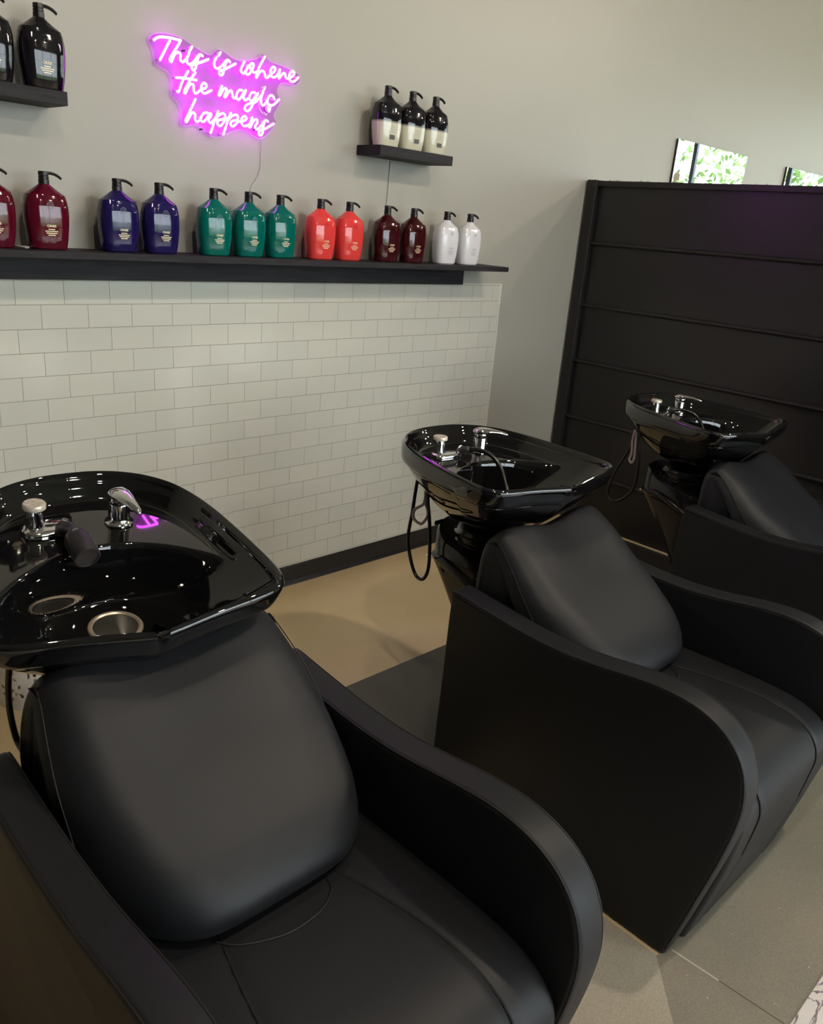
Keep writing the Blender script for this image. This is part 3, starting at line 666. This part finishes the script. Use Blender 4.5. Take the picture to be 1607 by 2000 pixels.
def make_unit(cx, label):
    root = empty('shampoo_chair', (cx, 0, 0), label=label, cat='chair', group='shampoo backwash chairs')
    arm(root, -0.352, -0.279); arm(root, 0.279, 0.352)
    # seat cushion
    bm = bmesh.new()
    spts = [(p.y, p.z) for p in crom([(0, y, z) for y, z in SEAT], 4, True)]
    slab(bm, spts, -0.2745, 0.2745, 0.018, 5, 60, seat_warp)
    seat = link('seat', bm, M_leather, root, 1.2)
    for s in (-1, 1):
        P = []
        for y, z in [(-1.80, .463), (-1.88, .4665), (-1.96, .469), (-2.04, .470), (-2.11, .469), (-2.16, .464), (-2.205, .4545), (-2.245, .435), (-2.272, .406), (-2.2835, .370), (-2.2805, .33), (-2.268, .245)]:
            u = seam_x(y) / 0.2745; e = 1 - u ** 4; k = max(0., min(1., (z - .33) / .1))
            P.append((s * seam_x(y), y, z + (0.010 * e - 0.003) * k))
        bm = bmesh.new(); tube(bm, crom(P, 4), 0.0022, 6); link('piping', bm, M_piping, seat, 1.0)
    # rounded lumbar welt arc where the back meets the seat
    bm = bmesh.new(); tube(bm, crom([(-0.13, -1.87, 0.4755), (-0.10, -1.905, 0.4775), (-0.03, -1.935, 0.4785), (0.04, -1.932, 0.4785), (0.085, -1.905, 0.4775), (0.095, -1.87, 0.4755)], 6), 0.0022, 6)
    link('piping', bm, M_piping, seat, 1.0)
    # under frame (closed box between the arms)
    bm = bmesh.new(); box(bm, -0.278, 0.278, -2.165, -1.505, 0.012, 0.278, bev=0.004); link('base_frame', bm, M_matte, root)
    # backrest
    prof = [(-1.705, 0.500), (-1.690, 0.54), (-1.655, 0.60), (-1.615, 0.655), (-1.575, 0.705), (-1.540, 0.755), (-1.515, 0.793), (-1.495, 0.820), (-1.477, 0.832), (-1.462, 0.828), (-1.440, 0.808), (-1.430, 0.77), (-1.430, 0.70), (-1.432, 0.60), (-1.435, 0.45), (-1.44, 0.30), (-1.495, 0.298), (-1.497, 0.40), (-1.499, 0.4785), (-1.60, 0.4795), (-1.68, 0.4795), (-1.702, 0.484)]
    pts = [(p.y, p.z) for p in crom([(0, y, z) for y, z in prof], 4, True)]
    def bw(u, p):
        a = min(1.0, abs(u)); z = p.z; y = p.y
        front = max(0.0, min(1.0, (-y - 1.455) / 0.07))
        h = max(0.0, min(1.0, (z - 0.48) / 0.35))
        bulge = (1 - a ** (7 - 2.2 * max(0.0, min(1.0, (0.66 - z) / 0.12))))
        y2 = y - front * bulge * pw(z)
        # width: narrower at the shoulders and where it tucks into the seat
        wz = 1.0 - 0.10 * max(0.0, (z - 0.66) / 0.17) ** 1.3 - 0.09 * max(0.0, (0.60 - z) / 0.13) ** 2 * front
        dip = 0.028 * math.exp(-(u / 0.50) ** 2) * max(0.0, min(1.0, (z - 0.70) / 0.12))
        sh = 0.034 * a ** 7 * max(0.0, min(1.0, (z - 0.72) / 0.10))
        return Vector((p.x * wz, y2, z - dip - sh))
    bm = bmesh.new(); slab(bm, pts, -0.272, 0.272, 0.026, 6, 26, bw)
    back = link('backrest', bm, M_leather, root, 1.0)
    fr = inset2(pts, 0.005)
    fr = [p for p in fr if p[1] > 0.50 and p[0] < -1.445]
    fr.sort(key=lambda p: (p[1] + (0 if p[0] < -1.5 else (0.84 - p[1]) * 2)))
    for s in (-1, 1):
        P = [bw(s * 0.975, Vector((s * 0.2685, p[0], p[1]))) for p in fr]
        bm = bmesh.new(); tube(bm, P, 0.0013, 6); link('piping', bm, M_piping, back, 1.0)

    # ---------------- pedestal
    bm = bmesh.new(); rings = []
    for t in [i / 12 for i in range(13)]:
        z = 0.60 * (1 - t); yb = -1.085 - 0.40 * t ** 0.9 * (1 if True else 0); yf = -1.415
        if yb < -1.36: yb = -1.36 - (t * 0.01)
        hw = 0.128 - 0.028 * t; cy = (yb + yf) / 2; hd = abs(yb - yf) / 2
        rings.append([Vector((hw * math.copysign(abs(math.cos(q)) ** 0.5, math.cos(q)), cy + hd * math.copysign(abs(math.sin(q)) ** 0.5, math.sin(q)), max(z, 0.0105))) for q in [2*PI*k/40 for k in range(40)]])
    loft(bm, rings); link('pedestal', bm, M_plas, root, 0.8)
    # upper housing band with raised back lip
    bm = bmesh.new(); rings = []
    for z, k in ((0.578, -0.004), (0.584, 0.002), (0.600, 0.004), (0.650, 0.002), (0.664, -0.004), (0.668, -0.014), (0.670, -0.030)):
        r = []
        for q in [2*PI*j/48 for j in range(48)]:
            cx_, sy_ = math.cos(q), math.sin(q)
            x = (0.131 + k) * math.copysign(abs(cx_) ** 0.75, cx_); y = -1.24 + (0.150 + k) * math.copysign(abs(sy_) ** 0.75, sy_)
            up = max(0.0, (y + 1.20) / 0.11) ** 1.5 * 0.05 * (1 if z > 0.61 else 0)
            fz = -max(0.0, (-1.22 - y) / 0.17) * 0.045
            r.append(Vector((x, y, z + up + fz)))
        rings.append(r)
    loft(bm, rings); hs = link('pedestal_housing', bm, M_plas, root, 0.7)
    for s in (-1, 1):
        bm = bmesh.new()
        path = crom([(s * 0.136, -1.15, 0.612), (s * 0.137, -1.20, 0.610), (s * 0.137, -1.27, 0.585), (s * 0.137, -1.33, 0.560), (s * 0.134, -1.375, 0.535)], 5)
        tube(bm, path, [0.004 + 0.012 * math.sin(PI * i / (len(path) - 1)) for i in range(len(path))], 10); link('release_lever', bm, M_plas, hs, 1.0)
        bm = bmesh.new(); lathe(bm, [(0.005, 0), (0.0048, 0.003), (0.003, 0.0045)], 14, M=Matrix.Translation((s * 0.124, -1.112, 0.604)) @ Matrix.Rotation(s * PI / 2 * 1.0, 4, 'Y')); link('screw_cap', bm, M_chrome, hs, 0.6)
    bm = bmesh.new(); box(bm, -0.115, -0.075, -1.125, -1.118, 0.706, 0.72, bev=0.002); link('cable_slot', bm, M_dark, hs)
    # swivel collar between housing and basin
    bm = bmesh.new(); lathe(bm, [(0.088, 0.640), (0.098, 0.648), (0.104, 0.664), (0.104, 0.676), (0.098, 0.680), (0.098, 0.684), (0.105, 0.688), (0.106, 0.700), (0.099, 0.705), (0.096, 0.712), (0.092, 0.716)], 64, (0, -1.245, 0)); link('swivel_collar', bm, M_plas, root, 0.7)

    # ---------------- basin (origin at tilt pivot)
    PV = Vector((0, -1.245, 0.72))
    half = [(0.0, -0.930), (0.060, -0.934), (0.120, -0.952), (0.172, -0.985), (0.215, -1.035), (0.243, -1.10), (0.262, -1.18), (0.274, -1.27), (0.283, -1.36), (0.286, -1.425), (0.279, -1.468), (0.254, -1.497), (0.205, -1.512), (0.145, -1.522), (0.085, -1.532), (0.035, -1.541), (0.011, -1.546), (0.0065, -1.541), (0.0, -1.534)]
    hp = crom([(x, y, 0) for x, y in half[:16]], 12)[:-1] + [Vector((x, y, 0)) for x, y in half[15:]]
    OUT = [(p.x, p.y) for p in hp] + [(-p.x, p.y) for p in reversed(hp[1:-1])]
    def zr(y): return 0.970 + 0.042 * (y + 1.0)
    def rimz(x, y):
        f = max(0.0, min(1.0, (-y - 1.44) / 0.09))
        return zr(y) - f * 0.008 * math.exp(-(x / 0.11) ** 2) - (0.016 * math.exp(-(x / 0.0055) ** 2) * f)
    DR = Vector((0.0, -1.285)); NK = Vector((0.0, -1.245))
    def sm(t): t = max(0.0, min(1.0, t)); return t * t * (3 - 2 * t)
    def inn(d): return inset2(OUT, d)
    rings = []
    # neck / outer body, from the bottom up
    nb = len(OUT)
    def angpt(p, c_, r):
        v = Vector(p) - c_; v = v.normalized() * r; return c_ + v
    for zc, r in ((0.702, 0.088), (0.716, 0.092), (0.735, 0.100), (0.748, 0.112)):
        rings.append([Vector((*angpt(p, NK, r), zc)) for p in OUT])
    for i in range(1, 17):
        s = 1 - i / 16.0
        r = []
        for p in OUT:
            a = angpt(p, NK, 0.112); o = Vector(p) + (NK - Vector(p)).normalized() * 0.012
            front = max(0.0, min(1.0, (-p[1] - 1.35) / 0.15))
            o = o + (NK - Vector(p)).normalized() * 0.020 * front; zb = rimz(*p) - 0.064
            q = o.lerp(a, s ** (1.0)); z = zb + (0.748 - zb) * (1 - (1 - s) ** 1.7)
            r.append(Vector((q.x, q.y, z)))
        rings.append(r)
    for d, dz in ((0.012, -0.062), (0.004, -0.060), (0.0005, -0.054), (0.0, -0.040), (0.0, -0.020), (0.001, -0.010), (0.0045, -0.003), (0.010, 0.0), (0.016, -0.003), (0.021, -0.009), (0.024, -0.018)):
        pl = inn(d) if d > 0 else OUT
        rr_ = []
        for p, q in zip(OUT, pl):
            fr_ = max(0.0, min(1.0, (-p[1] - 1.35) / 0.15)) * (0.020 * min(1.0, max(0.0, (-dz - 0.012) / 0.050)) if d < 0.0125 and dz < -0.0095 else 0.0)
            q = Vector(q[:2]) + (NK - Vector(p)).normalized() * fr_
            rr_.append(Vector((q.x, q.y, rimz(*p) + dz)))
        rings.append(rr_)
    I0 = inn(0.024)
    K = 100
    for i in range(1, K + 1):
        t = i / K
        r = []
        for p, q in zip(OUT, I0):
            q = Vector(q); v = q.lerp(DR, t) if True else q
            # stop at the drain hole radius
            tot = (q - DR).length; rem = max((1 - t) * tot, 0.0); v = DR + (q - DR).normalized() * (0.046 + (tot - 0.046) * (1 - t))
            x, y = v
            dist = (q - v).length
            D0 = 0.018
            fr = max(0.0, min(1.0, (-p[1] - 1.30) / 0.22))
            depth_b = D0 + (0.178 - D0) * (1 - (1 - min(1.0, t)) ** (2.3 - 0.3 * fr))
            wing = sm((abs(x) - 0.13) / 0.09) * sm((-y - 1.22) / 0.08)
            depth_b *= (1 - 0.20 * wing * (1 - t))
            yd = -1.190 - 2.4 * x * x
            deck = sm((y - yd + 0.012) / 0.034)
            depth_d = D0 + 0.034 * sm(dist / 0.030)
            depth = depth_b * (1 - deck) + min(depth_b * 0 + depth_d, 1) * deck if True else 0
            rz_ = zr(y)
            r.append(Vector((x, y, rz_ - depth)))
        rings.append(r)
    # drain sump
    rings.append([Vector((*(DR + (Vector(q) - DR).normalized() * 0.043), 0.748)) for q in I0])
    rings.append([Vector((*(DR + (Vector(q) - DR).normalized() * 0.030), 0.728)) for q in I0])
    bm = bmesh.new(); loft(bm, [[p - PV for p in r] for r in rings])
    basin = link('basin', bm, M_gloss, root, 0.9); basin.location = PV
    def bl(name, bm, m_, sm_=0.7):
        for v in bm.verts: v.co -= PV
        return link(name, bm, m_, basin, sm_)
    zd = zr(-1.285) - 0.181
    bm = bmesh.new(); lathe(bm, [(0.053, 0.0), (0.055, 0.003), (0.053, 0.006), (0.048, 0.0065), (0.0445, 0.004), (0.044, 0.0)], 48, (DR.x, DR.y, zd + 0.000)); bl('drain_ring', bm, M_strrim)
    bm = bmesh.new(); lathe(bm, [(0.0435, 0.003), (0.0415, 0.003), (0.038, -0.006), (0.030, -0.014), (0.012, -0.017), (0.010, -0.012), (0.004, -0.011)], 48, (DR.x, DR.y, zd)); bl('drain_strainer', bm, M_strain)
    return root, basin, PV, bl, zr

def fittings(root, basin, PV, bl, zr, lever, hosemode):
    zk = zr(-1.08) - 0.052
    fx, fy = 0.070, -1.092
    bm = bmesh.new(); lathe(bm, [(0.030, 0), (0.030, 0.004), (0.026, 0.007), (0.0235, 0.012), (0.0225, 0.014), (0.0225, 0.048), (0.0215, 0.050), (0.0225, 0.052), (0.0232, 0.062), (0.020, 0.068)], 40, (fx, fy, zk)); bl('faucet_body', bm, M_chrome)
    d = Vector((*lever, 0)).normalized(); n_ = Vector((-d.y, d.x, 0))
    rings = []
    for t, w, h, lift in ((-0.026, 0.003, 0.003, 0.066), (-0.022, 0.015, 0.008, 0.067), (-0.008, 0.0235, 0.013, 0.069), (0.010, 0.0235, 0.013, 0.070), (0.03, 0.0185, 0.010, 0.071), (0.055, 0.0125, 0.007, 0.070), (0.078, 0.009, 0.0055, 0.067), (0.088, 0.006, 0.004, 0.065), (0.091, 0.001, 0.001, 0.064)):
        c_ = Vector((fx, fy, zk + lift)) + d * t
        rings.append([c_ + n_ * w * math.cos(a) + Vector((0, 0, 1)) * h * math.sin(a) for a in [2*PI*j/20 for j in range(20)]])
    bm = bmesh.new(); loft(bm, rings); bl('faucet_lever', bm, M_chrome, 1.0)
    vx, vy = -0.100, -1.083
    bm = bmesh.new(); rg = []
    for z, k in ((0, 0.0), (0.010, 0.0), (0.014, -0.003), (0.016, -0.010)):
        rg.append([Vector((-0.076 + (0.052 + k) * math.copysign(abs(math.cos(q)) ** 0.6, math.cos(q)), vy - 0.005 + (0.032 + k) * math.copysign(abs(math.sin(q)) ** 0.6, math.sin(q)), zk + z)) for q in [2*PI*j/36 for j in range(36)]])
    loft(bm, rg); bl('spray_holder_plate', bm, M_chrome)
    bm = bmesh.new(); lathe(bm, [(0.0185, 0.014), (0.0185, 0.020), (0.0150, 0.030), (0.0155, 0.045), (0.0125, 0.056)], 32, (vx, vy, zk)); bl('vacuum_breaker', bm, M_chrome)
    bm = bmesh.new(); lathe(bm, [(0.019, 0.056), (0.0225, 0.058), (0.0228, 0.066), (0.021, 0.069), (0.001, 0.0695)], 32, (vx, vy, zk)); bl('breaker_cap', bm, M_cap)
    def cyl_between(bm, a, b, prof):
        a = Vector(a); b = Vector(b); q = (b - a).to_track_quat('Z', 'Y').to_matrix().to_4x4()
        lathe(bm, [(r, z * (b - a).length) for r, z in prof], 28, M=Matrix.Translation(a) @ q)
    if hosemode == 'head':
        bm = bmesh.new(); cyl_between(bm, (-0.052, -1.112, zk + 0.016), (-0.050, -1.150, zk + 0.032), [(0.010, -0.2), (0.0165, 0), (0.0165, 0.6), (0.011, 0.8), (0.008, 1.5), (0.008, 2.0)]); bl('hose_collar', bm, M_matte)
        bm = bmesh.new(); cyl_between(bm, (-0.047, -1.163, zk + 0.034), (-0.040, -1.242, zk + 0.012), [(0.009, -0.25), (0.010, 0.0), (0.020, 0.12), (0.0265, 0.3), (0.0275, 0.75), (0.026, 0.95), (0.023, 0.96), (0.0225, 0.93), (0.002, 0.93)]); bl('spray_head', bm, M_matte)
    else:
        bm = bmesh.new(); tube(bm, [(-0.032 + 0.010 * math.cos(a), -1.108, zk + 0.024 + 0.012 * math.sin(a)) for a in [2*PI*j/20 for j in range(20)]], 0.003, 8, closed=True); bl('hose_clip', bm, M_chrome, 1.0)
        bm = bmesh.new(); tube(bm, crom([(-0.032, -1.100, zk + 0.018), (-0.022, -1.122, zk + 0.026), (0.003, -1.158, zk + 0.030), (0.022, -1.200, zk + 0.018), (0.030, -1.235, zk - 0.018), (0.030, -1.265, zk - 0.07), (0.028, -1.29, zk - 0.120)], 8), 0.0075, 12); bl('spray_hose', bm, M_hose, 1.0)
        bm = bmesh.new(); tube(bm, [(-0.032, -1.105, zk + 0.020), (-0.020, -1.125, zk + 0.027)], 0.0115, 14); bl('hose_collar', bm, M_matte, 1.0)

CX = (-0.277, 0.954, 2.255)
u1 = make_unit(CX[0], 'black shampoo chair with basin nearest the camera, its drain strainer visible')
fittings(*u1, (0.16, -1.0), 'head')
u2 = make_unit(CX[1], 'middle black shampoo chair of the row, its basin in front of the tile edge')
fittings(*u2, (0.74, -0.68), 'hose')
u3 = make_unit(CX[2], 'farthest black shampoo chair, its basin in front of the black partition')
fittings(*u3, (0.40, -0.92), 'hose')
u1[1].rotation_euler = (math.radians(8.5), 0, math.radians(-7)); u1[1].location.x -= 0.014; u1[1].location.y -= 0.010
u2[1].rotation_euler = (0, 0, math.radians(-3.5)); u3[1].rotation_euler = (0, 0, math.radians(-3.5)); u2[1].location.x += 0.012; u3[1].location.x += 0.030
def hang(root, cx, x, pts, name, m_, r, closed=False):
    bm = bmesh.new(); P = crom([(x - cx, a, b) for a, b in pts], 6, closed); tube(bm, P, r, 10, closed=closed); return link(name, bm, m_, root, 1.0)
hang(u2[0], CX[1], .80, [(-1.07, .872), (-1.062, .817), (-1.055, .737), (-1.045, .646), (-1.066, .574), (-1.095, .530), (-1.126, .529), (-1.145, .565), (-1.146, .627), (-1.134, .727), (-1.118, .798), (-1.115, .85)], 'water_hose', M_hose, .0058)
hang(u2[0], CX[1], .797, [(-1.108, .830), (-1.112, .787), (-1.124, .767), (-1.124, .742), (-1.100, .712), (-1.066, .720), (-1.068, .751), (-1.105, .782), (-1.110, .83)], 'drain_hose', M_hose2, .0048)
hang(u3[0], CX[2], 2.12, [(-1.06, .88), (-1.045, .825), (-1.034, .771), (-1.001, .695), (-.971, .617), (-.963, .548), (-.991, .517), (-1.045, .545), (-1.086, .612), (-1.085, .727), (-1.068, .815), (-1.07, .87)], 'water_hose', M_hose, .0058)
hang(u3[0], CX[2], 2.115, [(-1.045, .85), (-1.042, .80), (-1.048, .75), (-1.042, .722), (-1.055, .710), (-1.064, .736), (-1.058, .80), (-1.052, .85)], 'drain_hose', M_hose2, .005)
hang(u1[0], CX[0], -.46, [(-1.20, .87), (-1.180, .75), (-1.142, .659), (-1.118, .585), (-1.118, .52), (-1.150, .473), (-1.222, .477), (-1.29, .54), (-1.32, .60)], 'water_hose', M_hose, .0072)

# ------------------------------------------------------------------ ceiling lamps (track heads), warm white
def ceiling_lamp(x, y, power, aim, lab, col=(1.0, 0.88, 0.72), r=0.045):
    root = empty('ceiling_spot', (x, y, H), label=lab, cat='lamp', group='ceiling spot lamps above the salon')
    bm = bmesh.new(); lathe(bm, [(0.05, 0.0), (0.05, -0.02), (0.012, -0.024), (0.010, -0.16), (0.012, -0.17)], 24); link('stem', bm, M_lampm, root, 0.6)
    bm = bmesh.new(); lathe(bm, [(0.02, -0.165), (0.055, -0.19), (0.060, -0.29), (0.056, -0.29), (0.050, -0.235)], 28); link('shade', bm, M_lampm, root, 0.6)
    bm = bmesh.new(); bmesh.ops.create_uvsphere(bm, u_segments=16, v_segments=8, radius=0.040, matrix=Matrix.Translation((0, 0, -0.262)))
    link('bulb', bm, mat('lit_bulb', (1, .9, .75), 0.5, emit=col, estr=60), root, 3.0)
    l = bpy.data.lights.new('lamp_light', 'SPOT'); l.energy = power; l.color = col; l.spot_size = math.radians(150); l.spot_blend = 0.6; l.shadow_soft_size = r
    o = bpy.data.objects.new('lamp_light', l); C.objects.link(o); o.parent = root; o.location = (0, 0, -0.31)
    d = Vector(aim) - Vector((x, y, H - 0.31)); o.rotation_euler = d.to_track_quat('-Z', 'Y').to_euler()
LP = [(-0.5, -2.75, 92, (-0.1, -0.6, 0.6)), (1.5, -2.8, 130, (1.3, -0.6, 0.6)), (4.5, -3.0, 90, (4.2, -0.6, 0.6)), (6.0, -3.2, 225, (2.6, 0.0, 1.2)), (0.5, -1.6, 26, (0.6, -1.2, 0)), (0.2, -5.4, 110, (0.2, -3.5, 0)), (2.0, -5.4, 100, (2.0, -3.5, 0))]
for i, (x, y, p, aim) in enumerate(LP):
    ceiling_lamp(x, y, p, aim, 'black ceiling spot lamp with a warm white bulb above the salon floor')

# ------------------------------------------------------------------ outside: lawn and trees seen in the mirrors
bm = bmesh.new(); box(bm, x1 + 0.25, 40, -30, 14, -0.35, -0.25); box(bm, -20, x1 + 0.25, -30, y0 - 0.3, -0.35, -0.25)
M_grass = noise_bump(mat('lawn', (0.12, 0.18, 0.07), 0.9), 4, 0.4, 0.05, 4, ((0.10, 0.15, 0.06), (0.18, 0.24, 0.11)))
link('lawn', bm, M_grass, None, label='bright green lawn outside the storefront windows', cat='lawn', kind='structure')
M_leaf = mat('leaves', (0.20, 0.30, 0.10), 0.7); M_leaf2 = mat('leaves_blue_green', (0.30, 0.38, 0.28), 0.7); M_bark = mat('bark', (0.12, 0.08, 0.05), 0.9)
def tree(x, y, h, r, ml, lab):
    root = empty('tree', (x, y, -0.25), label=lab, cat='tree', group='trees outside the storefront')
    bm = bmesh.new(); tube(bm, [(0, 0, 0), (0.05, 0.02, h * 0.3), (0, 0.08, h * 0.62)], [0.18, 0.13, 0.07], 10); link('trunk', bm, M_bark, root, 1.0)
    bm = bmesh.new(); rr = random.Random(int(x * 10 + y * 7))
    for i in range(1500):
        v = Vector((rr.gauss(0, 1), rr.gauss(0, 1), rr.gauss(0, 1))).normalized() * r * rr.uniform(0.35, 1) ** 0.5
        c_ = Vector((v.x, v.y, h * 0.66 + v.z * 1.15)); s = rr.uniform(0.06, 0.12)
        a = Vector((rr.uniform(-1, 1), rr.uniform(-1, 1), rr.uniform(-1, 1))).normalized(); b = a.orthogonal().normalized()
        f = [bm.verts.new(c_ + a * s), bm.verts.new(c_ + b * s * 0.5), bm.verts.new(c_ - a * s), bm.verts.new(c_ - b * s * 0.5)]; bm.faces.new(f)
    link('crown', bm, ml, root)
for k, (x, y, h, r, ml) in enumerate([(15.5, -3.4, 4.6, 1.7, M_leaf), (17.0, -7.5, 5.4, 2.0, M_leaf), (16.2, -11.5, 4.4, 1.8, M_leaf2), (19.0, -0.6, 6.0, 2.0, M_leaf2), (21.5, -5.2, 6.4, 2.2, M_leaf2), (20.5, -15.5, 6.0, 2.2, M_leaf), (15.0, -17, 5.0, 1.9, M_leaf)]):
    tree(x, y, h, r, ml, 'leafy green tree outside the storefront windows, seen only reflected in the mirrors')
